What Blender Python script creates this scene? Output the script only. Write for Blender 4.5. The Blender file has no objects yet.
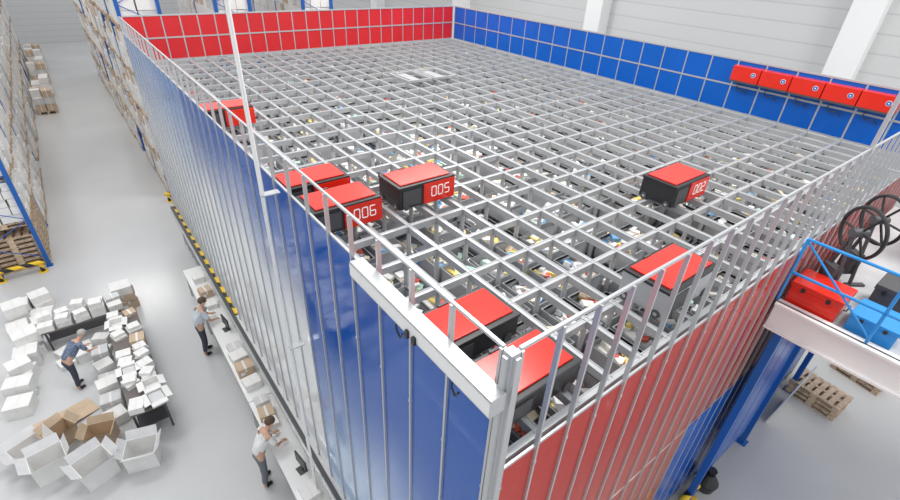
import bpy, bmesh, math, random
from mathutils import Matrix, Vector, Euler
random.seed(7)
scene=bpy.context.scene
COL=scene.collection
try: scene.view_settings.view_transform='Standard'
except Exception: pass
W=10.1; NX=24; DX=W/NX
L=13.53; NY=23; DY=L/NY
ZF=6.42; ZG=5.34
# ---------------------------------------------------------------- materials
MATS={}
def mat(name,col,rough=.5,metal=0.,var=0.,scale=6.,bump=0.,trans=0.,spec=.5,emit=0.):
    if name in MATS: return MATS[name]
    m=bpy.data.materials.new(name); m.use_nodes=True
    nt=m.node_tree; b=nt.nodes["Principled BSDF"]
    b.inputs["Base Color"].default_value=(*col,1); b.inputs["Roughness"].default_value=rough
    b.inputs["Metallic"].default_value=metal
    b.inputs["Specular IOR Level"].default_value=spec
    if emit: b.inputs["Emission Color"].default_value=(*col,1); b.inputs["Emission Strength"].default_value=emit
    if var or bump:
        tc=nt.nodes.new("ShaderNodeTexCoord"); n=nt.nodes.new("ShaderNodeTexNoise"); n.inputs["Scale"].default_value=scale; n.inputs["Detail"].default_value=4
        nt.links.new(tc.outputs["Object"],n.inputs["Vector"])
        if var:
            r=nt.nodes.new("ShaderNodeValToRGB")
            r.color_ramp.elements[0].position=.3; r.color_ramp.elements[1].position=.7
            r.color_ramp.elements[0].color=tuple(max(0,c*(1-var)) for c in col)+(1,)
            r.color_ramp.elements[1].color=tuple(min(1,c*(1+var)) for c in col)+(1,)
            nt.links.new(n.outputs["Fac"],r.inputs["Fac"]); nt.links.new(r.outputs["Color"],b.inputs["Base Color"])
        if bump:
            bp=nt.nodes.new("ShaderNodeBump"); bp.inputs["Strength"].default_value=bump
            nt.links.new(n.outputs["Fac"],bp.inputs["Height"]); nt.links.new(bp.outputs["Normal"],b.inputs["Normal"])
    MATS[name]=m; return m
ALU=mat("aluminium",(.46,.47,.48),.36,.28,.06,3)
ALUC=mat("column_aluminium",(.60,.61,.62),.45,.1)
ALUW=mat("aluminium_frame",(.54,.55,.56),.34,.5)
RED=mat("robot_red",(.72,.025,.012),.2,0,.06,5)
RED2=mat("red_panel",(.60,.02,.025),.3,0,.05,2)
BLACK=mat("black_plastic",(.02,.02,.022),.4)
DARK=mat("dark_grey_plastic",(.07,.07,.075),.5)
BLUE=mat("blue_panel",(.0,.10,.48),.22,0,.05,2)
BLUER=mat("blue_steel",(.01,.11,.42),.4)
BLUEH=mat("handrail_blue",(.02,.26,.66),.35)
ORANGE=mat("orange_beam",(.72,.22,.04),.5)
WHITE=mat("white_paint",(.82,.82,.81),.45)
WHITEB=mat("white_carton",(.82,.81,.79),.7,0,.05,4)
GREYB=mat("grey_carton",(.64,.64,.64),.7,0,.08,4)
BROWN=mat("brown_carton",(.58,.44,.31),.8,0,.1,4)
BROWNI=mat("brown_carton_inner",(.50,.38,.27),.85,0,.1,4)
WOOD=mat("pallet_wood",(.56,.43,.31),.8,0,.2,9,.1)
BINM=mat("bin_grey",(.42,.43,.445),.5,0,.06,3)
TAPE=mat("tape",(.78,.76,.72),.4)
YEL=mat("safety_yellow",(.85,.55,.02),.5)
LEDW=mat("display_white",(.92,.90,.87),.5,emit=.12)
WHT=mat("emblem_white",(.8,.8,.8),.5)
SKIN=mat("skin",(.62,.38,.27),.55,0,.05,8)

def hazard():
    m=bpy.data.materials.new("hazard_stripe"); m.use_nodes=True; nt=m.node_tree; b=nt.nodes["Principled BSDF"]
    tc=nt.nodes.new("ShaderNodeTexCoord"); s=nt.nodes.new("ShaderNodeSeparateXYZ"); nt.links.new(tc.outputs["Object"],s.inputs[0])
    a=nt.nodes.new("ShaderNodeMath"); a.operation='ADD'; nt.links.new(s.outputs[0],a.inputs[0]); nt.links.new(s.outputs[1],a.inputs[1])
    a1=nt.nodes.new("ShaderNodeMath"); a1.operation='ADD'; nt.links.new(a.outputs[0],a1.inputs[0]); nt.links.new(s.outputs[2],a1.inputs[1])
    k=nt.nodes.new("ShaderNodeMath"); k.operation='MULTIPLY'; k.inputs[1].default_value=2.2; nt.links.new(a1.outputs[0],k.inputs[0])
    fr=nt.nodes.new("ShaderNodeMath"); fr.operation='FRACT'; nt.links.new(k.outputs[0],fr.inputs[0])
    g=nt.nodes.new("ShaderNodeMath"); g.operation='GREATER_THAN'; g.inputs[1].default_value=.45; nt.links.new(fr.outputs[0],g.inputs[0])
    mx=nt.nodes.new("ShaderNodeMix"); mx.data_type='RGBA'; mx.inputs[6].default_value=(.015,.015,.015,1); mx.inputs[7].default_value=(.85,.55,.02,1)
    nt.links.new(g.outputs[0],mx.inputs[0]); nt.links.new(mx.outputs[2],b.inputs["Base Color"]); return m
HAZ=hazard()

def gradient_panel(name,top,bot,z0,z1,rough=.12,alpha=.12,amp=3.2,scale=.5):
    """translucent panel: solid colour fading into a pale tint towards the foot (painted reflection on blue), with soft variation"""
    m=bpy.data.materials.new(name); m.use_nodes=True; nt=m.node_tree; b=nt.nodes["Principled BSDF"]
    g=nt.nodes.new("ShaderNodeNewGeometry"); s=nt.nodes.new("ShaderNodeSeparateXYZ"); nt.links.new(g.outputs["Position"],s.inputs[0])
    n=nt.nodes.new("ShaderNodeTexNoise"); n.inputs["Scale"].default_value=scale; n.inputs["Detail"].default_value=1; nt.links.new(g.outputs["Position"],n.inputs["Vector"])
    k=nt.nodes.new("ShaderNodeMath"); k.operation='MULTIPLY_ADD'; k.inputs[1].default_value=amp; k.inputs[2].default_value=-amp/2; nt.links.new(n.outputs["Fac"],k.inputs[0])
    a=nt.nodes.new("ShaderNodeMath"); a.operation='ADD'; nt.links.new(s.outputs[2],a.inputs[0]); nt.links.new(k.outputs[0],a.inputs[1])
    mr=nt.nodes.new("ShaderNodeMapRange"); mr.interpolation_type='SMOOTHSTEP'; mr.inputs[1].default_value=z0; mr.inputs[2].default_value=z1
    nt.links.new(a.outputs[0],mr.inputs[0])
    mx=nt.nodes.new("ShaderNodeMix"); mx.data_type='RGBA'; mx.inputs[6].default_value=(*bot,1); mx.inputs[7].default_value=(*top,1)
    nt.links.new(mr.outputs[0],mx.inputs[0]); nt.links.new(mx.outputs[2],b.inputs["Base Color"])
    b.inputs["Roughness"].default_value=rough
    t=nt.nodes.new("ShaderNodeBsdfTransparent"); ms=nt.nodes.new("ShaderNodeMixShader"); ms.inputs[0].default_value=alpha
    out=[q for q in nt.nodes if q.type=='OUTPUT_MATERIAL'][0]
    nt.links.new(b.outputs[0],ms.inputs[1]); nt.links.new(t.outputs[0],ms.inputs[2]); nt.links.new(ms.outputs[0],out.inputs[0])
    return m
BLUE_NEAR=gradient_panel("blue_painted_reflection",(.006,.10,.46),(.60,.76,.98),1.4,4.6,rough=.08,amp=1.8)  # pale foot is white reflection painted into the blue
BLUE_MID=gradient_panel("blue_painted_reflection_mid",(.010,.12,.50),(.96,.98,1),3.8,5.7,rough=.07,amp=1.4)  # same painted reflection, whiter and reaching higher
BLUE_FAR=gradient_panel("blue_painted_reflection_far",(.08,.26,.66),(.90,.94,.98),3.4,6.4,rough=.10,alpha=.14,amp=1.)  # same painted reflection over a paler blue
RED_NEAR=gradient_panel("red_gradient",(.64,.035,.02),(.72,.16,.11),2.0,5.0,rough=.06,alpha=.34,amp=1.5)  # translucent red, paler towards the foot

# ---------------------------------------------------------------- mesh builder
class MB:
    def __init__(s): s.v=[];s.f=[];s.m=[];s.mats=[]
    def mi(s,m):
        if m not in s.mats: s.mats.append(m)
        return s.mats.index(m)
    def box(s,c,d,m,rot=None,bev=0):
        M=rot.to_matrix() if rot else Matrix.Identity(3)
        i=len(s.v); h=[x/2 for x in d]; c=Vector(c)
        for x in(-1,1):
            for y in(-1,1):
                for z in(-1,1): s.v.append(c+M@Vector((x*h[0],y*h[1],z*h[2])))
        for q in((0,1,3,2),(4,6,7,5),(0,4,5,1),(2,3,7,6),(0,2,6,4),(1,5,7,3)):
            s.f.append([i+k for k in q]); s.m.append(s.mi(m))
        return s
    def bb(s,a,b,m): return s.box([(a[i]+b[i])/2 for i in range(3)],[abs(b[i]-a[i]) for i in range(3)],m)
    def cyl(s,p,q,r,m,n=12,r2=None):
        p=Vector(p);q=Vector(q);d=(q-p).normalized();u=d.orthogonal().normalized();w=d.cross(u);i=len(s.v);r2=r if r2 is None else r2
        for k in range(n):
            a=2*math.pi*k/n; o=u*math.cos(a)+w*math.sin(a); s.v.append(p+o*r); s.v.append(q+o*r2)
        for k in range(n):
            a=i+2*k;b=i+2*((k+1)%n); s.f.append([a,b,b+1,a+1]); s.m.append(s.mi(m))
        s.f.append([i+2*k for k in range(n)][::-1]); s.m.append(s.mi(m)); s.f.append([i+2*k+1 for k in range(n)]); s.m.append(s.mi(m))
        return s
    def tube(s,pts,r,m,n=8):
        for a,b in zip(pts[:-1],pts[1:]): s.cyl(a,b,r,m,n)
        return s
    def torus(s,c,axis,R,r,m,N=32,n=8):
        c=Vector(c);d=Vector(axis).normalized();u=d.orthogonal().normalized();w=d.cross(u);i=len(s.v)
        for k in range(N):
            a=2*math.pi*k/N;o=u*math.cos(a)+w*math.sin(a)
            for j in range(n):
                b=2*math.pi*j/n; s.v.append(c+o*(R+r*math.cos(b))+d*r*math.sin(b))
        for k in range(N):
            for j in range(n):
                s.f.append([i+k*n+j,i+((k+1)%N)*n+j,i+((k+1)%N)*n+(j+1)%n,i+k*n+(j+1)%n]); s.m.append(s.mi(m))
        return s
    def quad(s,pts,m):
        i=len(s.v); s.v+= [Vector(p) for p in pts]; s.f.append(list(range(i,i+len(pts)))); s.m.append(s.mi(m)); return s
    def mesh(s,name,bevel=0):
        me=bpy.data.meshes.new(name); me.from_pydata([tuple(v) for v in s.v],[],s.f)
        for m in s.mats: me.materials.append(m)
        me.polygons.foreach_set("material_index",s.m)
        me.update()
        bm=bmesh.new(); bm.from_mesh(me)
        bmesh.ops.recalc_face_normals(bm,faces=bm.faces)
        if bevel: bmesh.ops.bevel(bm,geom=bm.edges[:],offset=bevel,segments=2,affect='EDGES',profile=.7)
        bm.to_mesh(me); bm.free(); me.update(); return me
def O(name,me,parent=None,loc=(0,0,0),rot=(0,0,0),label=None,category=None,group=None,kind=None):
    o=bpy.data.objects.new(name,me); COL.objects.link(o); o.location=loc; o.rotation_euler=rot
    if parent: o.parent=parent
    if label:o["label"]=label
    if category:o["category"]=category
    if group:o["group"]=group
    if kind:o["kind"]=kind
    return o
def E(name,loc,label,category,group=None,rot=(0,0,0)):
    o=O(name,None,None,loc,rot,label,category,group); o.empty_display_size=.2; return o
def dup(parent,loc,rotz=None,label=None):
    n=parent.copy(); COL.objects.link(n); n.location=loc
    if rotz is not None: n.rotation_euler=(0,0,rotz)
    if label:n["label"]=label
    mp={parent:n}
    for ch in parent.children_recursive:
        c=ch.copy(); c.parent=mp[ch.parent]; mp[ch]=c; COL.objects.link(c)
    return n

# ---------------------------------------------------------------- room
O("floor",MB().bb((-14,-8,-.1),(15,52,0),mat("epoxy_floor",(.57,.575,.575),.2,0,.06,.35)).mesh("floor"),kind="structure")
def wallmat():
    m=bpy.data.materials.new("wall_cladding"); m.use_nodes=True; nt=m.node_tree; b=nt.nodes["Principled BSDF"]
    g=nt.nodes.new("ShaderNodeNewGeometry"); s=nt.nodes.new("ShaderNodeSeparateXYZ"); nt.links.new(g.outputs["Position"],s.inputs[0])
    k=nt.nodes.new("ShaderNodeMath"); k.operation='MULTIPLY'; k.inputs[1].default_value=2.2; nt.links.new(s.outputs[2],k.inputs[0])
    fr=nt.nodes.new("ShaderNodeMath"); fr.operation='FRACT'; nt.links.new(k.outputs[0],fr.inputs[0])
    r=nt.nodes.new("ShaderNodeValToRGB"); r.color_ramp.elements[0].color=(.46,.47,.48,1); r.color_ramp.elements[0].position=0
    r.color_ramp.elements[1].color=(.60,.605,.60,1); r.color_ramp.elements[1].position=.12
    nt.links.new(fr.outputs[0],r.inputs[0]); nt.links.new(r.outputs[0],b.inputs["Base Color"]); b.inputs["Roughness"].default_value=.6; return m
WM=wallmat()
O("wall_right",MB().bb((15,-8,0),(15.2,52,10),WM).mesh("wall_right"),kind="structure")
O("wall_back",MB().bb((-14,52,0),(15.2,52.2,10),WM).mesh("wall_back"),kind="structure")
O("wall_left",MB().bb((-14.2,-8,0),(-14,52,10),WM).mesh("wall_left"),kind="structure")
for i,y in enumerate((2.8,10.8,18.8,26.8)):
    O("trim_%d"%(i+1),MB().bb((14.5,y-.28,0),(15,y+.28,10),WHITE).bb((14.38,y-.34,0),(14.5,y+.34,10),WHITE).mesh("wall_column"),kind="structure")

# ---------------------------------------------------------------- storage grid
grid=E("storage_grid",(0,0,0),"large silver aluminium storage grid of rails and columns filled with bins","storage grid")
def railmesh(length,axis):
    b=MB(); w=.056
    def bx(o,ww,z0,z1):
        if axis=='y': b.bb((o-ww/2,0,z0),(o+ww/2,length,z1),ALU)
        else: b.bb((0,o-ww/2,z0),(length,o+ww/2,z1),ALU)
    bx(0,w,-.075,0); bx(-w/2+.004,.008,0,.006); bx(w/2-.004,.008,0,.006)
    return b.mesh("grid_rail")
ry=railmesh(L,'y'); rx=railmesh(W,'x')
for i in range(NX+1): O("rail",ry,grid,(i*DX,0,ZG))
for j in range(NY+1): O("rail",rx,grid,(0,j*DY,ZG-.001))
colm=MB().bb((-.02,-.02,0),(.02,.02,ZG-.075),ALUC).bb((-.028,-.005,0),(.028,.005,ZG-.075),ALUC).bb((-.005,-.028,0),(.005,.028,ZG-.075),ALUC).mesh("grid_column")
cols=[(i*DX,j*DY) for i in range(NX+1) for j in range(NY+1)]
cols.sort(key=lambda p:(p[0]+1.5)**2+(p[1]+1.25)**2)
for p in cols[:100]: O("column",colm,grid,(p[0],p[1],0))
b=MB()
for p in cols[100:]: b.bb((p[0]-.024,p[1]-.02,0),(p[0]+.024,p[1]+.02,ZG-.075),ALUC)
O("column",b.mesh("columns_rest"),grid,kind="stuff")
BX,BY=DX/2-.030,DY/2-.034
def binmesh():
    b=MB(); x,y,h,t=BX-.01,BY-.01,.28,.012
    b.bb((-x,-y,0),(x,y,t),BINM)
    b.bb((-x,-y,t),(-x+t,y,h),BINM).bb((x-t,-y,t),(x,y,h),BINM).bb((-x+t,-y,t),(x-t,-y+t,h),BINM).bb((-x+t,y-t,t),(x-t,y,h),BINM)
    b.bb((-x-.008,-y-.008,h-.03),(x+.008,-y+t,h),BINM).bb((-x-.008,y-t,h-.03),(x+.008,y+.008,h),BINM)
    b.bb((-x-.008,-y+t,h-.03),(-x+t,y-t,h),BINM).bb((x-t,-y+t,h-.03),(x+.008,y-t,h),BINM)
    return b
bm_=binmesh(); binme=bm_.mesh("storage_bin")
cells=[(i,j) for i in range(NX) for j in range(NY)]
cells.sort(key=lambda c:(c[0]*DX+1.5)**2+(c[1]*DY+1.25)**2)
GC=[mat("goods_%d"%i,c,.5) for i,c in enumerate([(.90,.89,.87),(.85,.84,.81),(.68,.54,.40),(.91,.90,.89),(.66,.11,.08),(.15,.37,.68),(.78,.79,.81),(.25,.25,.28),(.82,.70,.52),(.45,.66,.58),(.92,.91,.88),(.88,.86,.80),(.88,.68,.2),(.62,.62,.64)])]
goods=MB(); rest=MB(); stack=MB()
for k,(i,j) in enumerate(cells):
    cx=(i+.5)*DX; cy=(j+.5)*DY
    top=ZG-.27-random.choice([0,0,.03,.03,.05,.28,.28])
    z=top-.28
    if k<290: O("storage_bin",binme,None,(cx,cy,z),label="grey open plastic storage bin stacked in the grid",category="bin",group="storage bins in the grid")
    else:
        n=len(rest.v)
        for v in bm_.v: rest.v.append(v+Vector((cx,cy,z)))
        for f,mi in zip(bm_.f,bm_.m): rest.f.append([n+q for q in f]); rest.m.append(0)
    fillh=random.choice([.17,.2,.24])
    for q in range(24 if k<320 else 9):
        s=(random.uniform(.04,.11),random.uniform(.06,.16),random.uniform(.02,.07))
        goods.box((cx+random.uniform(-.11,.11),cy+random.uniform(-.19,.19),z+.05+fillh*random.uniform(.45,1)),s,random.choice(GC),Euler((random.uniform(-.35,.35),random.uniform(-.35,.35),random.uniform(0,3))))
    goods.bb((cx-BX+.03,cy-BY+.03,z+.013),(cx+BX-.03,cy+BY-.03,z+fillh*.7),GC[13] if k%3 else GC[1])
    if i in(0,1,NX-1) or j in (0,1,NY-1):
        for l in range(int(z/.285)):
            zz=z-.285*(l+1)
            if zz<.1: break
            stack.bb((cx-BX+.01,cy-BY+.01,zz),(cx+BX-.01,cy+BY-.01,zz+.26),BINM)
rest.mats=[BINM]
O("storage_bins",rest.mesh("bins_rest"),kind="stuff",label="grey storage bins filling the far part of the grid",category="bins",group="storage bins in the grid")
O("packaged_goods",goods.mesh("goods"),kind="stuff",label="assorted small packets, books and cartons lying in the bins",category="goods")
O("stacked_bins",stack.mesh("stack"),kind="stuff",label="grey plastic bins stacked beneath the top bins",category="bins")

# ---------------------------------------------------------------- enclosure walls
pm=MB().bb((-.013,-.013,0),(.013,.013,ZF),ALUW).bb((-.017,-.017,ZG-.2),(.017,.017,ZG-.17),ALUW).mesh("fence_post")
pmo=MB().bb((-.010,-.010,0),(.026,.010,ZF),ALUW).bb((-.015,-.013,ZG-.2),(.03,.013,ZG-.17),ALUW).mesh("fence_post")
wl=E("enclosure_wall",(0,0,0),"long enclosure wall of translucent blue panels between slim aluminium posts","wall panel fence")
XW=-.06
NL=31; DL=L/NL
for j in range(NL+1): O("post",pmo,wl,(XW,j*DL,0),(0,0,math.pi))
O("top_rail",MB().bb((XW-.010,0,ZF-.010),(XW+.010,L,ZF+.010),ALUW).mesh("top_rail"),wl)
O("middle_rail",MB().bb((XW-.010,0,6.035),(XW+.010,L,6.05),ALUW).mesh("middle_rail"),wl)
O("bottom_ledge",MB().bb((-.13,1.0,1.22),(.0,L,1.32),WHITE).bb((-.19,1.0,1.20),(-.13,L,1.36),DARK).bb((-.22,1.0,1.20),(-.19,L,1.30),ALUW).mesh("ledge"),wl,label="grey and black ledge rail")
O("hazard_strip",MB().bb((-.12,7.6,1.32),(.0,L,1.37),HAZ).mesh("hazard_strip"),wl,label="yellow and black striped strip")
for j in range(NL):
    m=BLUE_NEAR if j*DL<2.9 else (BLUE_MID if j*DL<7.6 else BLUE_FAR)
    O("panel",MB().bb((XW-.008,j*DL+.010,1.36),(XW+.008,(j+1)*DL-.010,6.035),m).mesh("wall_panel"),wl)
wr=E("enclosure_wall",(0,0,0),"enclosure wall with open aluminium posts above and translucent red panels below","wall panel fence")
YW=-.06
NF=30; DF=W/NF
for i in range(NF+1): O("post",pmo,wr,(i*DF,YW,0),(0,0,-math.pi/2))
O("top_rail",MB().bb((0,YW-.010,ZF-.012),(W,YW+.010,ZF+.012),ALUW).mesh("top_rail"),wr)
O("middle_rail",MB().bb((0,YW-.008,ZG-.03),(W,YW+.008,ZG-.005),ALUW).mesh("middle_rail"),wr)
O("middle_rail",MB().bb((0,YW-.010,2.87),(W,YW+.014,2.9),ALUW).mesh("middle_rail"),wr)
for i in range(NF):
    O("panel",MB().bb((i*DF+.010,YW-.006,2.9),((i+1)*DF-.010,YW+.006,ZG-.03),RED_NEAR).mesh("wall_panel"),wr,label="translucent red panel")
    if i<11: O("panel",MB().bb((i*DF+.010,YW-.006,.3),((i+1)*DF-.010,YW+.006,2.87),RED_NEAR).mesh("wall_panel"),wr,label="translucent red panel")
    else: O("panel",MB().bb((i*DF+.010,YW-.02,.2),((i+1)*DF-.010,YW+.006,2.87),BLUE).mesh("wall_panel"),wr,label="blue panel")
O("corner_post",MB().bb((-.032,-.032,0),(.03,.03,ZF+.02),ALUW).bb((-.055,-.016,0),(-.032,.016,ZF+.0),ALUW).bb((-.016,-.055,0),(.016,-.032,ZF+.0),ALUW).mesh("corner_post"),wr,(XW,YW,0))
O("tall_post",MB().bb((-.022,-.022,ZG),(.022,.022,7.6),ALUW).mesh("tall_post"),wr,(5.75,YW,0))
def backfence(label,n,d,axis,colour):
    e=E("enclosure_wall",(0,0,0),label,"wall panel fence")
    P=W+.06; Q=L+.06; ZM=(ZF+ZG)/2+.02
    for i in range(n+1):
        O("post",pm,e,(i*d,Q,0) if axis=='x' else (P,i*d,0),(0,0,math.pi/2) if axis=='x' else (0,0,0))
    for z in (ZF,ZM,ZG+.03):
        O("horizontal_rail",(MB().bb((0,Q-.02,z-.016),(W,Q+.02,z+.016),ALUW) if axis=='x' else MB().bb((P-.02,0,z-.016),(P+.02,L,z+.016),ALUW)).mesh("rail"),e)
    for i in range(n):
        for r,(z0,z1) in enumerate(((ZM+.02,ZF-.02),(ZG+.05,ZM-.02))):
            a,b_=i*d+.018,(i+1)*d-.018
            O("panel",(MB().bb((a,Q-.01,z0),(b_,Q+.01,z1),colour) if axis=='x' else MB().bb((P-.01,a,z0),(P+.01,b_,z1),colour)).mesh("fence_panel"),e)
    return e
backfence("fence of red panels in two rows with aluminium posts",NX,DX,'x',RED2)
backfence("fence of blue panels in two rows with aluminium posts",NY,DY,'y',BLUE)

def charger():
    e=E("charging_station",(0,0,0),"red charging box with round emblem mounted on the blue fence","charging station","red charging boxes on the blue fence")
    O("housing",MB().bb((-.10,-.285,-.02),(.095,.285,.27),RED).mesh("housing",.012),e)
    O("base_tray",MB().bb((-.13,-.285,-.05),(.09,.285,-.02),DARK).mesh("tray"),e)
    O("emblem",MB().cyl((-.101,-.16,.14),(-.105,-.16,.14),.048,WHT,20).cyl((-.105,-.16,.14),(-.108,-.16,.14),.040,BLUER,20).cyl((-.108,-.16,.14),(-.110,-.16,.14),.014,WHT,12).mesh("emblem"),e,label="round blue and white emblem")
    O("cable",MB().tube([(.03,.1,-.05),(.03,.14,-.16),(.03,.08,-.24),(.03,-.04,-.2),(.03,-.12,-.27)],.009,BLACK).mesh("cable"),e,label="black looping cable")
    return e
ch=charger(); ch.location=(W-.05,1.5*DY,6.06)
for k in (2,3,4,5): dup(ch,(W-.05,(k+.5)*DY,6.06))

# ---------------------------------------------------------------- robots
SEG={'0':'abcdef','1':'bc','2':'abged','3':'abgcd','4':'fgbc','5':'afgcd','6':'afgedc','7':'abc','8':'abcdefg','9':'abcdfg'}
def digits(txt,w,h):
    b=MB(); t=.012; g=.034; q=.004
    for n,c in enumerate(txt):
        x0=n*(w+g)
        P={'a':((x0,h),(x0+w,h)),'b':((x0+w,h/2),(x0+w,h)),'c':((x0+w,0),(x0+w,h/2)),'d':((x0,0),(x0+w,0)),'e':((x0,0),(x0,h/2)),'f':((x0,h/2),(x0,h)),'g':((x0,h/2),(x0+w,h/2))}
        for s in SEG[c]:
            (ax,az),(bx,bz)=P[s]
            if abs(az-bz)<1e-6: b.bb((min(ax,bx)+q,-.004,az-t/2),(max(ax,bx)-q,.001,az+t/2),LEDW)
            else: b.bb((ax-t/2,-.004,min(az,bz)+q),(ax+t/2,.001,max(az,bz)-q),LEDW)
    return b.mesh("digits")
def robot(x0,y0,num,label,style="red"):
    hx,hy,H=.43,.26,.335
    if style=="dark": hx,hy,H=.42,.240,.27
    e=E("storage_robot",(x0+hx,y0+hy,ZG+.008),label,"robot","red and black robots on the grid")
    bodym=ALU if style=="grey" else BLACK
    O("body",MB().bb((-hx+.01,-hy+.01,.02),(hx-.01,hy-.01,H-.04),bodym).mesh("robot_body",.015),e,label=("pale grey" if style=="grey" else "black")+" lower body")
    if style=="red": O("side_panel",MB().bb((-.06,-hy-.004,.02),(hx+.004,hy+.004,H-.03),RED).mesh("side_panel",.012),e,label="red cover")
    O("lid",MB().bb((-hx,-hy,H-.04),(hx,hy,H-.01),BLACK).mesh("lid_frame",.010),e,label="black lid frame")
    O("lid_top",MB().bb((-hx+.055,-hy+.055,H-.01),(hx-.045,hy-.04,H+.006),RED).mesh("lid_top",.006),e,label="red glossy lid")
    O("recess",MB().bb((-hx+.06,-hy-.001,.06),(-.10,-hy+.012,H-.07),DARK).mesh("recess"),e,label="dark recessed bay")
    O("hinge",MB().bb((-.12,hy-.035,H-.005),(-.02,hy-.012,H+.012),DARK).mesh("hinge"),e)
    for sx in(-1,1):
        for yy in(-.17,.17):
            O("wheel",MB().cyl((sx*(hx+.004),yy,.045),(sx*(hx-.03),yy,.045),.045,DARK,20).cyl((sx*(hx+.006),yy,.045),(sx*(hx-.03),yy,.045),.02,ALU,12).mesh("wheel"),e)
    for sy in(-1,1):
        for xx in(-.32,.3):
            O("wheel",MB().cyl((xx,sy*(hy+.002),.045),(xx,sy*(hy-.03),.045),.045,DARK,20).mesh("wheel"),e)
    if num:
        O("number_display",digits(num,.070,.13),e,(.06,-hy-.006,.11),label="white digits %s"%num)
    return e
robot(1.33,3.26,"005","black robot with red lid and white number 005")
robot(.20,3.22,"006","red robot with white number 006 beside the blue wall")
robot(.16,3.94,None,"red robot standing against the robot numbered 006")
robot(4.42,1.38,"002","black robot with red lid standing alone on the grid")
robot(2.22,.14,None,"red-lidded robot with pale grey body close behind fence posts","grey")
robot(.14,.78,None,"red-lidded robot near the corner post","dark")
robot(.14,.12,None,"red-lidded robot tight against the corner post","dark")
robot(.12,7.5,None,"red robot beside the blue wall")
hb=MB()
for (a,c) in ((5.05,5.75),(5.8,6.5)):
    for s in (8.72,9.6): hb.bb((a,s,ZG+.01),(c,s+.05,ZG+.07),ALUW)
    for s in (a,c-.05): hb.bb((s,8.77,ZG+.01),(s+.05,9.6,ZG+.07),ALUW)
    hb.bb((a+.2,8.77,ZG+.012),(a+.45,9.6,ZG+.03),ALU)
O("grid_cover",hb.mesh("cover"),label="flat light grey framed cover lying on the rails",category="cover")

be=E("beam_bracket",(0,0,0),"white square beam with hanging black cables fixed along the blue wall","beam")
O("beam",MB().bb((-.21,-.10,6.04),(-.10,1.5,6.18),ALUW).bb((-.215,-.10,6.055),(-.21,1.5,6.165),WHITE).mesh("beam",.003),be)
O("cable",MB().tube([(-.15,.95,6.05),(-.16,.93,5.9),(-.16,.88,5.86),(-.16,.85,5.92)],.007,BLACK).mesh("cable"),be)
O("cable",MB().tube([(-.15,.3,6.05),(-.16,.29,5.9),(-.16,.25,5.86),(-.16,.22,5.92)],.007,BLACK).mesh("cable"),be)
O("hook",MB().bb((-.235,.60,6.04),(-.215,.63,6.10),BLACK).mesh("hook"),be)
O("hook",MB().bb((-.235,.68,6.04),(-.215,.71,6.10),BLACK).mesh("hook"),be)
po=E("conduit_pole",(-.27,3.25,0),"tall slim white conduit pole standing outside the blue wall","pole")
O("tube",MB().cyl((0,0,0),(0,0,9.5),.013,WHITE).mesh("tube"),po)
O("tube",MB().cyl((.0,.07,0),(.0,.07,9.5),.011,WHITE).mesh("tube"),po)
O("clamp",MB().bb((-.015,-.015,6.0),(.17,.08,6.012),ALUW).mesh("clamp"),po)
O("clamp",MB().bb((-.015,-.015,3.9),(.17,.08,3.912),ALUW).mesh("clamp"),po)
O("foot",MB().bb((-.1,-.1,0),(.1,.17,.02),DARK).mesh("foot"),po)

# ---------------------------------------------------------------- platform
PZ=4.6; PX=4.80
pl=E("maintenance_platform",(PX,0,0),"white steel service platform with blue handrail next to the grid","platform")
O("deck",MB().bb((0,-2.9,PZ-.04),(4.9,-.14,PZ),mat("deck_grey",(.50,.51,.52),.6,0,.1,3)).mesh("deck"),pl)
O("edge_beam",MB().bb((-.05,-2.95,PZ-.32),(-.02,-.12,PZ+.04),WHITE).bb((-.11,-2.95,PZ-.35),(.05,-.12,PZ-.32),WHITE).bb((-.11,-2.95,PZ+.01),(.05,-.12,PZ+.04),WHITE).mesh("edge_beam"),pl)
for x in (1.2,2.4,3.6): O("cross_beam",MB().bb((x-.04,-2.9,PZ-.30),(x+.04,-.14,PZ-.04),WHITE).mesh("cross_beam"),pl)
O("edge_beam",MB().bb((0,-2.98,PZ-.33),(4.9,-2.9,PZ+.04),WHITE).mesh("edge_beam"),pl)
O("edge_beam",MB().bb((.08,-.20,PZ-.30),(4.9,-.14,PZ-.05),WHITE).mesh("edge_beam"),pl)
for x in (.25,2.4,4.7):
    for y in(-2.7,-.26): O("leg",MB().bb((x-.05,y-.05,0),(x+.05,y+.05,PZ-.04),BLUER).bb((x-.1,y-.1,0),(x+.1,y+.1,.02),BLUER).mesh("leg"),pl,label="blue steel leg")
for k in range(4): O("cladding_panel",MB().bb((.32+k*.51,-.25,.5),(.80+k*.51,-.23,4.2),BLUE).mesh("cladding"),pl,label="tall blue cladding panel between the legs")
rb=MB()
for z in(.46,.92): rb.cyl((0,-.10,PZ+z),(0,-2.9,PZ+z),.018,BLUEH)
for y in(-.10,-1.05,-2.0,-2.9): rb.cyl((0,y,PZ+.04),(0,y,PZ+.92),.018,BLUEH)
rb.cyl((0,-.10,PZ+.9),(0,-1.05,PZ+.1),.013,BLUEH)
O("handrail",rb.mesh("handrail"),pl,label="blue tubular handrail")
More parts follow.
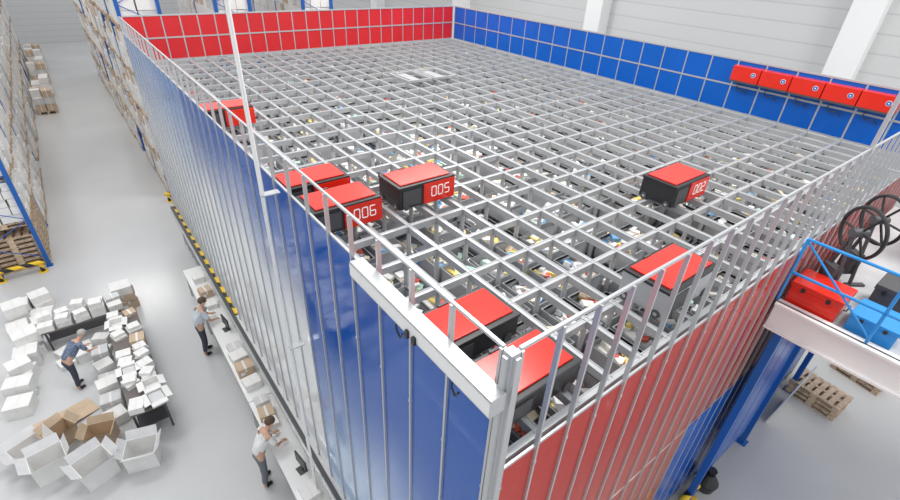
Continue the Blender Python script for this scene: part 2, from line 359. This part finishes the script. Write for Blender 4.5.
def case(loc,s,m,label,rotz=0):
    e=E("equipment_case",loc,label,"case",rot=(0,0,rotz))
    O("body",MB().bb((-s[0]/2,-s[1]/2,0),(s[0]/2,s[1]/2,s[2]*.8),m).mesh("body",.015),e)
    O("lid",MB().bb((-s[0]/2-.01,-s[1]/2-.01,s[2]*.8),(s[0]/2+.01,s[1]/2+.01,s[2]),m).mesh("lid",.012),e)
    for q in(-.25,.25): O("latch",MB().bb((-s[0]/2-.02,q*s[1]-.02,s[2]*.7),(-s[0]/2,q*s[1]+.02,s[2]*.88),BLACK).mesh("latch"),e)
    O("handle",MB().tube([(-.08,-s[1]/2-.01,s[2]*.5),(-.08,-s[1]/2-.04,s[2]*.5),(.08,-s[1]/2-.04,s[2]*.5),(.08,-s[1]/2-.01,s[2]*.5)],.008,BLACK).mesh("handle"),e)
    return e
case((5.12,-.42,PZ),(.46,.54,.32),RED,"wide flat red equipment case on the service platform")
case((5.16,-1.02,PZ),(.46,.46,.24),BLUEH,"blue equipment case behind the handrail")
case((5.85,-1.00,PZ),(.42,.4,.36),DARK,"dark grey equipment case beside the spoked wheels")
case((6.5,-1.25,PZ),(.5,.5,.5),BLACK,"black equipment case beside the spoked wheels")
mc=E("machine_cabinet",(7.9,-1.3,PZ),"light grey machine cabinet standing on the service platform","machine")
O("body",MB().bb((-.4,-.5,.05),(.4,.5,1.0),ALUW).mesh("body",.01),mc)
O("door",MB().bb((-.415,-.44,.12),(-.40,.44,.92),WHITE).mesh("door",.004),mc)
O("plinth",MB().bb((-.38,-.48,0),(.38,.48,.05),DARK).mesh("plinth"),mc)
def reel(loc,rotz,label):
    e=E("spoked_wheel",loc,label,"wheel","black spoked wheels",rot=(0,0,rotz)); h=.92; R_=.31
    O("rim",MB().torus((0,0,h),(0,1,0),R_,.022,BLACK,40,8).mesh("rim"),e)
    sp=MB()
    for k in range(6):
        a=k*math.pi/3; sp.cyl((0,.03,h),(R_*math.cos(a),.0,h+R_*math.sin(a)),.015,BLACK,8)
    O("spokes",sp.mesh("spokes"),e)
    O("hub",MB().cyl((0,-.05,h),(0,.14,h),.055,DARK,16).mesh("hub"),e)
    O("stand",MB().cyl((-.15,.10,.02),(0,.10,h),.022,DARK).cyl((.15,.10,.02),(0,.10,h),.022,DARK).bb((-.18,-.10,0),(-.12,.16,.03),DARK).bb((.12,-.10,0),(.18,.16,.03),DARK).bb((-.10,.06,.15),(.10,.18,.45),DARK).mesh("stand"),e)
    return e
reel((5.56,-.42,PZ),.95,"black spoked wheel on a dark stand on the platform")
reel((6.20,-.46,PZ),.95,"black spoked wheel on a dark stand on the platform")
O("gate_frame",MB().bb((7.0,-1.9,ZF-.015),(7.04,-.12,ZF+.015),ALUW).bb((7.0,-1.93,PZ),(7.04,-1.90,ZF+.015),ALUW).bb((7.01,-1.9,5.9),(7.03,-.12,5.92),ALUW).mesh("gate"),label="light aluminium gate frame behind the spoked wheels",category="gate")
def guard(loc,ln,rotz,label):
    e=E("safety_barrier",loc,label,"safety barrier","yellow and black safety barriers",rot=(0,0,rotz))
    O("bar",MB().cyl((0,0,.30),(ln,0,.30),.06,HAZ,16).mesh("bar"),e)
    for x in(.1,ln-.1): O("leg",MB().cyl((x,0,0),(x,0,.30),.05,HAZ,14).bb((x-.1,-.1,0),(x+.1,.1,.02),YEL).mesh("leg"),e)
    return e
guard((3.9,-.25,0),1.4,0,"striped yellow and black safety barrier by the red wall")
O("waste_bag",MB().cyl((0,0,0),(0,0,.2),.16,BLACK,14,.2).cyl((0,0,.2),(0,0,.4),.2,BLACK,14,.08).cyl((0,0,.4),(0,0,.5),.04,BLACK,10,.09).mesh("bag",.01),loc=(5.62,-.30,0),label="black tied rubbish bag beside the safety barrier",category="bag")

# ---------------------------------------------------------------- cartons, pallets
def palletm():
    b=MB()
    for k in range(7): b.bb((-.6+k*.18,-.4,.12),(-.6+k*.18+.12,.4,.144),WOOD)
    for y in(-.34,0,.34):
        b.bb((-.6,y-.05,.1),(.6,y+.05,.12),WOOD); b.bb((-.6,y-.05,0),(.6,y+.05,.02),WOOD)
        for x in(-.53,0,.53): b.bb((x-.07,y-.05,.02),(x+.07,y+.05,.1),WOOD)
    return b.mesh("pallet")
PAL=palletm()
def cartonstack(nx,ny,nz,m,h,jit=.01,alt=.2,miss=.2):
    b=MB(); dx=1.16/nx; dy=.84/ny; dz=h/nz
    for i in range(nx):
        for j in range(ny):
            for k in range(nz):
                if k==nz-1 and random.random()<miss: continue
                mm=m if random.random()>alt else random.choice([WHITEB,GREYB,GREYB,BROWN])
                c=(-.58+dx*(i+.5)+random.uniform(-jit,jit),-.42+dy*(j+.5)+random.uniform(-jit,jit),.145+dz*(k+.5))
                b.box(c,(dx-.02,dy-.02,dz-.012),mm)
                b.box((c[0],c[1],c[2]),(dx-.016,.03,dz-.008),TAPE)
    return b.mesh("carton_stack")
STK=[cartonstack(3,2,3,WHITEB,1.08,.02,.08),cartonstack(2,2,3,WHITEB,1.1,.02,.08,.1),cartonstack(3,2,3,BROWN,1.0,.02,.5),cartonstack(2,2,2,GREYB,1.0,.02,.5),cartonstack(4,3,5,WHITEB,1.12,.025,.12,.3),cartonstack(2,2,3,WHITEB,.9,.03,.2,.3)]
LAB=["wooden pallet loaded with white cartons","wooden pallet loaded with white cartons","wooden pallet loaded with brown cartons","wooden pallet loaded with grey and white cartons","wooden pallet stacked high with small white cartons","wooden pallet with a low mixed stack of cartons"]
def load(loc,k,rotz=0,grp="pallet loads in the racks"):
    e=E("pallet_load",loc,LAB[k],"pallet load",grp,rot=(0,0,rotz))
    O("pallet",PAL,e); O("cartons",STK[k],e); return e
def rack(x0,y0,n,levels,face,label,dep=1.0,bay=2.7,ztop=None,floorlevel=True,skip=()):
    e=E("pallet_rack",(x0,y0,0),label,"pallet rack")
    x1=face*dep; H=ztop or levels[-1]+1.3; xo=-face*.10
    fr=MB()
    for x in(xo,x1): fr.bb((x-.05,-.05,0),(x+.05,.05,H),BLUER).bb((x-.08,-.08,0),(x+.08,.08,.015),BLUER)
    z=.3;s=0
    while z<H-.6:
        fr.cyl(((xo,x1)[s],0,z),((x1,xo)[s],0,z+.6),.012,BLUER,6); s=1-s; z+=.6
    fm=fr.mesh("upright")
    for i in range(n+1): O("upright",fm,e,(0,i*bay,0),label="blue upright frame")
    bme=MB().bb((xo-.02,.04,-.045),(xo+.02,bay-.04,.04),ORANGE).bb((x1-.02,.04,-.04),(x1+.02,bay-.04,.04),ORANGE).mesh("beam")
    for i in range(n):
        for z in levels: O("beam",bme,e,(0,i*bay,z-.04),label="orange cross beams")
    for i in range(n):
        for z in ([0] if floorlevel else [])+levels:
            for q in range(3):
                if random.random()<.02 or (i,z) in skip: continue
                load((x0+face*(dep/2)-face*random.uniform(.06,.12),y0+i*bay+.48+q*.87,z+.001),random.choice([0,0,0,1,1,1,3,4,4,4,5,1]))
    return e
rack(-3.55,14.4,12,[1.30,2.60,3.90],-1,"long blue and orange pallet rack full of white cartons",ztop=5.3,skip=((0,0),))
rack(.42,17.3,8,[1.4,2.8,4.2,5.6],1,"tall blue and orange pallet rack behind the grid",ztop=7.2)
rack(3.2,17.3,2,[5.2,6.55],1,"tall pallet rack with cartons behind the red fence",ztop=7.9,floorlevel=False)
rack(6.2,17.3,2,[5.2,6.55],1,"tall pallet rack with cartons behind the red fence",ztop=7.9,floorlevel=False)
guard((-4.6,14.15,0),1.1,0,"striped yellow and black barrier at the pallet rack end")
guard((.05,16.9,0),1.2,0,"striped yellow and black barrier at the pallet rack end")
for y,k in((31,2),(34.5,5),(38,2),(40,5),(42,1),(44.5,2)): load((-2.75,y,0),k,math.pi/2,grp="pallets standing in the aisle")
GPL="empty wooden pallets"
for q in range(3):
    for k in range(7): O("pallet",PAL,loc=(-4.0,14.4+.48+q*.87,k*.1455+.001),rot=(0,0,random.uniform(-.02,.02)),label="empty wooden pallet stacked under the rack",category="pallet",group=GPL)
for i,(x,y,z,r) in enumerate(((9.7,-.72,0,1.5),(9.7,-.72,.122,1.53),(9.7,-.72,.244,1.47),(11.4,-1.1,0,1.4),(11.4,-1.1,.122,1.42),(12.9,-1.2,0,1.5))):
    o=O("pallet",PAL,loc=(x,y,z),rot=(0,0,r),label="empty wooden pallet lying on the floor",category="pallet",group=GPL); o.scale=(.83,.83,.83)
O("white_board",MB().box((0,0,.6),(1.0,.03,1.2),WHITE,Euler((.12,0,0))).mesh("board",.004),loc=(8.6,-.42,0),label="plain white board leaning against the wall foot",category="board")

def open_carton(s,m,inner,loc,rotz,label,flap=.9,group=None,fill=False):
    b=MB(); x,y,h=s[0]/2,s[1]/2,s[2]; t=.008
    b.bb((-x,-y,0),(x,y,t),inner)
    for sx in(-1,1): b.bb((sx*x,-y,t),(sx*(x-t),y,h),m)
    for sy in(-1,1): b.bb((-x+t,sy*y,t),(x-t,sy*(y-t),h),m)
    e=E("open_carton",loc,label,"carton",group,rot=(0,0,rotz))
    O("box_body",b.mesh("box_body"),e)
    for sx in(-1,1):
        a=flap+random.uniform(-.25,.25); ln=min(y,x)*.8
        O("flap",MB().quad([(sx*x,-y,h),(sx*x,y,h),(sx*(x+ln*math.sin(a)),y,h+ln*math.cos(a)),(sx*(x+ln*math.sin(a)),-y,h+ln*math.cos(a))],inner).mesh("flap"),e)
    for sy in(-1,1):
        a=flap+random.uniform(-.25,.25); ln=min(y,x)*.8
        O("flap",MB().quad([(-x,sy*y,h),(x,sy*y,h),(x,sy*(y+ln*math.sin(a)),h+ln*math.cos(a)),(-x,sy*(y+ln*math.sin(a)),h+ln*math.cos(a))],inner).mesh("flap"),e)
    if fill: O("contents",MB().bb((-x+.02,-y+.02,h*.4),(x-.02,y-.02,h*.7),GREYB).mesh("fill"),e)
    return e
def carton(s,m,loc,rotz,label,group):
    b=MB().bb((-s[0]/2,-s[1]/2,0),(s[0]/2,s[1]/2,s[2]),m).bb((-.02,-s[1]/2-.001,s[2]*.55),(.02,s[1]/2+.001,s[2]+.001),TAPE)
    b.bb((-s[0]*.35,-s[1]/2-.002,s[2]*.3),(-s[0]*.1,-s[1]/2,s[2]*.6),WHITE)
    return O("carton",b.mesh("carton"),loc=loc,rot=(0,0,rotz),label=label,category="carton",group=group)
def bench(x0,y0,x1,y1,z,top,label,leg=ALUW):
    e=E("workbench",(x0,y0,0),label,"workbench")
    w,d=x1-x0,y1-y0
    O("top",MB().bb((0,0,z-.04),(w,d,z),top).mesh("top",.006),e)
    for x in(.04,w-.04):
        for y in(.06,d-.06): O("leg",MB().bb((x-.02,y-.02,0),(x+.02,y+.02,z-.04),leg).mesh("leg"),e)
    O("shelf",MB().bb((.05,.06,.25),(w-.05,d-.06,.27),leg).mesh("shelf"),e)
    return e
BZ=.80
for y0,y1 in((9.02,10.8),(5.62,9.0),(1.2,5.6)):
    bench(-.58,y0,-.11,y1,BZ,WHITE,"long white workstation bench along the foot of the blue wall")
GW="cartons and trays on the white benches"
for (x,y,s,m) in ((-.36,7.15,(.26,.26,.12),GREYB),(-.38,6.8,(.3,.28,.18),WHITEB),(-.38,6.4,(.3,.26,.22),BROWN),(-.38,6.0,(.3,.26,.15),WHITEB),(-.40,5.15,(.26,.26,.12),BROWN),(-.40,4.9,(.22,.2,.1),WHITEB),(-.38,3.3,(.26,.3,.10),WHITEB),(-.38,2.85,(.28,.26,.14),WHITEB),(-.36,8.9,(.24,.26,.12),WHITEB),(-.36,9.4,(.26,.26,.2),BROWN),(-.36,10.1,(.24,.26,.16),WHITEB),(-.38,5.5,(.24,.2,.08),GREYB)):
    carton(s,m,(x,y,BZ),random.uniform(-.1,.1),"small carton on the white bench",GW)
for y in (7.9,3.75):
    e=E("monitor",(-.32,y,BZ),"black flat monitor on a stand on the white bench","monitor","workstation monitors",rot=(0,0,math.radians(8)))
    O("screen",MB().bb((0,-.16,.12),(.025,.16,.34),BLACK).bb((-.003,-.15,.13),(0,.15,.33),DARK).mesh("screen"),e)
    O("stand",MB().bb((.0,-.02,.01),(.025,.02,.16),DARK).bb((-.07,-.08,0),(.07,.08,.012),DARK).mesh("stand"),e)
# packing island
TD=mat("dark_bench_top",(.16,.14,.13),.6)
bench(-2.40,6.6,-1.80,10.0,.7,TD,"long dark-topped packing bench covered with cartons",DARK)
bench(-3.6,10.3,-2.1,10.8,.55,TD,"dark-topped packing bench covered with cartons",DARK)
GP="cartons around the packing benches"
yy=6.75
while yy<9.9:
    s=random.uniform(.22,.34)
    for xo in (-2.25,-1.94):
        t=random.random()
        if t<.3: open_carton((random.uniform(.22,.27),s,random.uniform(.10,.16)),WHITEB,WHITEB,(xo+random.uniform(-.02,.02),yy,.7),random.uniform(-.25,.25),"white open carton on the dark packing bench",1.7,GP,fill=random.random()<.6)
        elif t<.85:
            h=random.uniform(.05,.16)
            carton((random.uniform(.22,.28),s*.9,h),random.choice([WHITEB,WHITEB,WHITEB,GREYB,BROWN]),(xo,yy,.7),random.uniform(-.4,.4),"small flat carton on the dark packing bench",GP)
            if random.random()<.6: carton((.22,.2,.07),WHITEB,(xo,yy,.7015+h),random.uniform(-.6,.6),"small carton stacked on another carton",GP)
    yy+=s+random.uniform(.03,.08)
xx=-3.5
while xx<-2.15:
    for yo in (10.42,10.68):
        h=random.uniform(.10,.26)
        carton((.28,.22,h),random.choice([WHITEB,WHITEB,GREYB]),(xx,yo,.55),random.uniform(-.2,.2),"white carton on the packing bench",GP)
        if random.random()<.6: carton((.24,.2,.12),WHITEB,(xx,yo,.5515+h),random.uniform(-.4,.4),"white carton stacked on another carton",GP)
    xx+=.33
for cx0,cy0,nx,ny in ((-4.15,11.4,2,3),(-2.9,11.2,3,1),(-4.10,8.7,1,3),(-3.95,10.1,1,2)):
    for a in range(nx):
        for c in range(ny):
            x=cx0+a*.46+random.uniform(-.05,.05); y=cy0+c*.48+random.uniform(-.05,.05); z=0
            for k in range(random.choice([1,2,2,3])):
                h=random.choice([.12,.2,.28]); mm=WHITEB if random.random()<.85 else BROWN
                carton((random.uniform(.36,.46),random.uniform(.34,.42),h),mm,(x,y,z),random.uniform(-.3,.3),"closed carton standing on the floor" if k==0 else "closed carton stacked on another carton",GP); z+=h+.0015
for k in range(6):
    carton((random.uniform(.24,.34),random.uniform(.22,.3),random.uniform(.1,.26)),WHITEB,(-3.35+(k%3)*.36,9.65+(k//3)*.34,0),random.uniform(-.5,.5),"loose white carton lying on the floor",GP)
for k in range(6):
    carton((random.uniform(.30,.36),random.uniform(.28,.32),.22+.1*(k%3)),random.choice([WHITEB,WHITEB,GREYB]),(-2.68,7.4+k*.37,0),random.uniform(-.3,.3),"carton standing on the floor beside the bench",GP)
def sheet(loc,rot,s,m):
    b=MB().bb((-s[0]/2,-s[1]/2,0),(s[0]/2,s[1]/2,.012),m).bb((-.004,-s[1]/2,.012),(.004,s[1]/2,.014),BROWNI)
    return O("flattened_carton",b.mesh("sheet"),loc=loc,rot=rot,label="flattened brown cardboard carton in the pile",category="carton",group="flattened cartons on the floor")
spec=[(-3.55,7.45,.55,BROWN,.32),(-2.95,7.0,-.3,BROWN,.34),(-3.72,6.80,.15,WHITEB,.42),(-3.1,6.25,.35,WHITEB,.44),(-2.40,6.12,-.3,WHITEB,.40),(-4.0,7.35,.4,WHITEB,.3)]
for x,y,r,m,h in spec:
    sz=(.50,.42,h) if m is WHITEB else (.44,.36,h)
    open_carton(sz,m,BROWNI if m is BROWN else GREYB,(x,y,0),r,("brown" if m is BROWN else "white")+" open carton with raised flaps on the floor",.75,"open cartons on the floor")
sheet((-3.3,8.0,.05),(.05,.1,.4),(.62,.45),BROWN); sheet((-3.7,7.95,.03),(.03,.02,.2),(.5,.45),BROWN)

# ---------------------------------------------------------------- people
def skinmesh(name,verts,edges,radii,root,m,sub=1):
    me=bpy.data.meshes.new(name); me.from_pydata(verts,edges,[]); o=bpy.data.objects.new(name,me); COL.objects.link(o)
    md=o.modifiers.new("s","SKIN"); md.use_smooth_shade=True
    for i,d in enumerate(me.skin_vertices[0].data):
        r=radii[i]; d.radius=(r if isinstance(r,tuple) else (r,r)); d.use_root=(i==root)
    o.modifiers.new("u","SUBSURF").levels=sub
    dg=bpy.context.evaluated_depsgraph_get(); dg.update()
    n=bpy.data.meshes.new_from_object(o.evaluated_get(dg)); bpy.data.objects.remove(o)
    n.materials.clear(); n.materials.append(m)
    for p in n.polygons: p.use_smooth=True
    return n
def person(loc,rotz,label,shirt,pants,hairm,lean=.3,s=1.0,cap=None,reach=.24):
    e=E("person",loc,label,"person",rot=(0,0,rotz)); e.scale=(s,s,s)
    def T(x,y,z):
        a=lean; dz=z-.95
        return (x*math.cos(a)+dz*math.sin(a),y,.95+dz*math.cos(a)-x*math.sin(a))
    V=[];Ed=[];Rr=[];N={}
    def v(n,p,r,par=None):
        N[n]=len(V);V.append(p);Rr.append(r)
        if par: Ed.append((N[par],N[n]))
    v('pelvis',(0,0,.95),(.12,.15)); v('belly',T(0,0,1.10),(.105,.13),'pelvis'); v('chest',T(0.01,0,1.30),(.115,.155),'belly'); v('collar',T(0,0,1.44),(.07,.09),'chest')
    v('neck',T(.01,0,1.50),.052,'collar'); v('jaw',T(.035,0,1.58),(.068,.06),'neck'); v('head',T(.03,0,1.67),(.092,.078),'jaw'); v('crown',T(.015,0,1.745),(.065,.06),'head')
    for sg,nm in((1,'l'),(-1,'r')):
        v('sh'+nm,T(0,sg*.17,1.41),.055,'collar')
        s0=V[N['sh'+nm]]
        el=(s0[0]+.10,s0[1]+sg*.06,s0[2]-.26); v('el'+nm,el,.04,'sh'+nm)
        wr=(el[0]+reach,el[1]-sg*.07,el[2]-.06+.0); v('wr'+nm,wr,.027,'el'+nm)
        pa=(wr[0]+.06,wr[1]-sg*.01,wr[2]-.015); v('pa'+nm,pa,(.022,.034),'wr'+nm)
        for k,(dy,ln) in enumerate(((-.03,.06),(-.01,.075),(.01,.07),(.03,.055))):
            b0=(pa[0]+.04,pa[1]+dy,pa[2]-.005); v('f%s%da'%(nm,k),b0,.009,'pa'+nm)
            v('f%s%db'%(nm,k),(b0[0]+ln*.55,b0[1]+dy*.15,b0[2]-.012),.008,'f%s%da'%(nm,k)); v('f%s%dc'%(nm,k),(b0[0]+ln*.85,b0[1]+dy*.15,b0[2]-.035),.007,'f%s%db'%(nm,k))
        v('t%sa'%nm,(pa[0]+.0,pa[1]-sg*.045,pa[2]-.008),.010,'pa'+nm); v('t%sb'%nm,(pa[0]+.035,pa[1]-sg*.06,pa[2]-.02),.009,'t%sa'%nm)
        v('hip'+nm,(0,sg*.09,.90),.085,'pelvis'); v('kn'+nm,(.03+.03*sg,sg*.10,.50),.055,'hip'+nm); v('an'+nm,(-.01+.05*sg,sg*.11,.09),.038,'kn'+nm)
        v('he'+nm,(-.03+.05*sg,sg*.11,.045),.038,'an'+nm); v('to'+nm,(.15+.05*sg,sg*.125,.035),.033,'he'+nm)
    O("body",skinmesh("person_body",V,Ed,Rr,0,SKIN,1),e)
    def sub(names,edges,extra,root,m,nm,infl):
        ix={n:i for i,n in enumerate(names)}
        vs=[V[N[n]] if n in N else extra[n][0] for n in names]
        rs=[]
        for n in names:
            r=Rr[N[n]] if n in N else extra[n][1]
            rs.append(tuple(q+infl for q in r) if isinstance(r,tuple) else r+infl)
        return O(nm,skinmesh(nm,vs,[(ix[a],ix[b]) for a,b in edges],rs,ix[root],m,1),e)
    mid=lambda a,b,t:tuple(a[i]+(b[i]-a[i])*t for i in range(3))
    ex={'hem':(T(0,0,.93),(.13,.155)),'slv_l':(mid(V[N['shl']],V[N['ell']],.75),.05),'slv_r':(mid(V[N['shr']],V[N['elr']],.75),.05)}
    sub(['hem','belly','chest','collar','shl','shr','slv_l','slv_r'],[('hem','belly'),('belly','chest'),('chest','collar'),('collar','shl'),('collar','shr'),('shl','slv_l'),('shr','slv_r')],ex,'chest',shirt,"shirt",.018)
    ex={'waist':((0,0,1.0),(.12,.15)),'cufl':(mid(V[N['anl']],V[N['knl']],.05),.045),'cufr':(mid(V[N['anr']],V[N['knr']],.05),.045)}
    sub(['waist','pelvis','hipl','hipr','knl','knr','cufl','cufr'],[('waist','pelvis'),('pelvis','hipl'),('pelvis','hipr'),('hipl','knl'),('hipr','knr'),('knl','cufl'),('knr','cufr')],ex,'pelvis',pants,"trousers",.016)
    for nm in 'lr':
        sub(['an'+nm,'he'+nm,'to'+nm],[('an'+nm,'he'+nm),('he'+nm,'to'+nm)],{},'he'+nm,BLACK,"shoe",.010)
    hc=Vector(T(.012,0,1.70)); R=Euler((0,lean,0))
    bm=bmesh.new(); bmesh.ops.create_uvsphere(bm,u_segments=18,v_segments=12,radius=.105)
    for f in [f for f in bm.faces if f.calc_center_median().z<-.02 and f.calc_center_median().x>-.02]: bm.faces.remove(f)
    for f in [f for f in bm.faces if f.calc_center_median().z<-.07]: bm.faces.remove(f)
    for q in bm.verts: q.co.y*=.86; q.co.z*=.95
    me=bpy.data.meshes.new("hair"); bm.to_mesh(me); bm.free(); me.materials.append(cap or hairm)
    for p in me.polygons:p.use_smooth=True
    O("cap" if cap else "hair",me,e,hc,R)
    fc=MB()
    for sg in(-1,1): fc.cyl((.086,sg*.032,-.03),(.096,sg*.032,-.03),.011,BLACK,10)
    O("eyes",fc.mesh("eyes"),e,hc,R)
    O("nose",MB().cyl((.085,0,-.03),(.115,0,-.065),.008,SKIN,8,.014).mesh("nose"),e,hc,R)
    O("mouth",MB().bb((.085,-.024,-.10),(.098,.024,-.092),mat("lip",(.45,.15,.13),.5)).mesh("mouth"),e,hc,R)
    ea=MB()
    for sg in(-1,1): ea.cyl((.0,sg*.078,-.04),(.0,sg*.095,-.04),.026,SKIN,10)
    O("ears",ea.mesh("ears"),e,hc,R)
    return e
SH1=mat("light_shirt",(.66,.72,.80),.8,0,.06,12); SH2=mat("white_shirt",(.85,.85,.84),.8,0,.05,12)
SH3=mat("checked_shirt",(.16,.20,.30),.8,0,.6,30); TR1=mat("dark_trousers",(.05,.06,.09),.8); TR2=mat("grey_trousers",(.16,.18,.20),.8)
HB=mat("brown_hair",(.10,.06,.035),.6); HG=mat("grey_hair",(.45,.43,.40),.6)
person((-.78,8.35,0),0.1,"worker in light blue shirt and dark trousers at the bench",SH1,TR1,HB,.3,.86,reach=.10)
person((-.80,4.45,0),.2,"worker in white shirt and grey trousers leaning over the bench",SH2,TR2,HB,.5,.86,reach=.08)
person((-3.2,8.8,0),.5,"worker in checked shirt bending over cartons between packing benches",SH3,TR1,HG,.85,.80,reach=.1)

# ---------------------------------------------------------------- light
w=bpy.data.worlds.new("world"); scene.world=w; w.use_nodes=True
w.node_tree.nodes["Background"].inputs[0].default_value=(.95,.97,1,1); w.node_tree.nodes["Background"].inputs[1].default_value=1.04
for (x,y) in ((3,4),(8,12),(-3,10),(-2,30),(9,-3)):
    l=bpy.data.lights.new("ceiling_lamp","AREA"); l.shape='RECTANGLE'; l.size=4; l.size_y=2; l.energy=540 if x>-1 else 400; l.color=(1,.98,.95)
    o=bpy.data.objects.new("ceiling_lamp",l); COL.objects.link(o); o.location=(x,y,12)
# ---------------------------------------------------------------- camera
R=[[0.79351,-0.60689,0.04515],[-0.29658,-0.45044,-0.84211],[0.53140,0.65482,-0.53742]]
M=Matrix(((R[0][0],-R[1][0],-R[2][0]),(R[0][1],-R[1][1],-R[2][1]),(R[0][2],-R[1][2],-R[2][2]))).to_quaternion().to_matrix()
cam=bpy.data.cameras.new("camera"); co=bpy.data.objects.new("camera",cam); COL.objects.link(co)
cam.sensor_width=36; cam.lens=476.19*36/900; cam.clip_end=300
co.matrix_world=Matrix.Translation((-1.4812,-1.2511,8.2))@M.to_4x4()
scene.camera=co
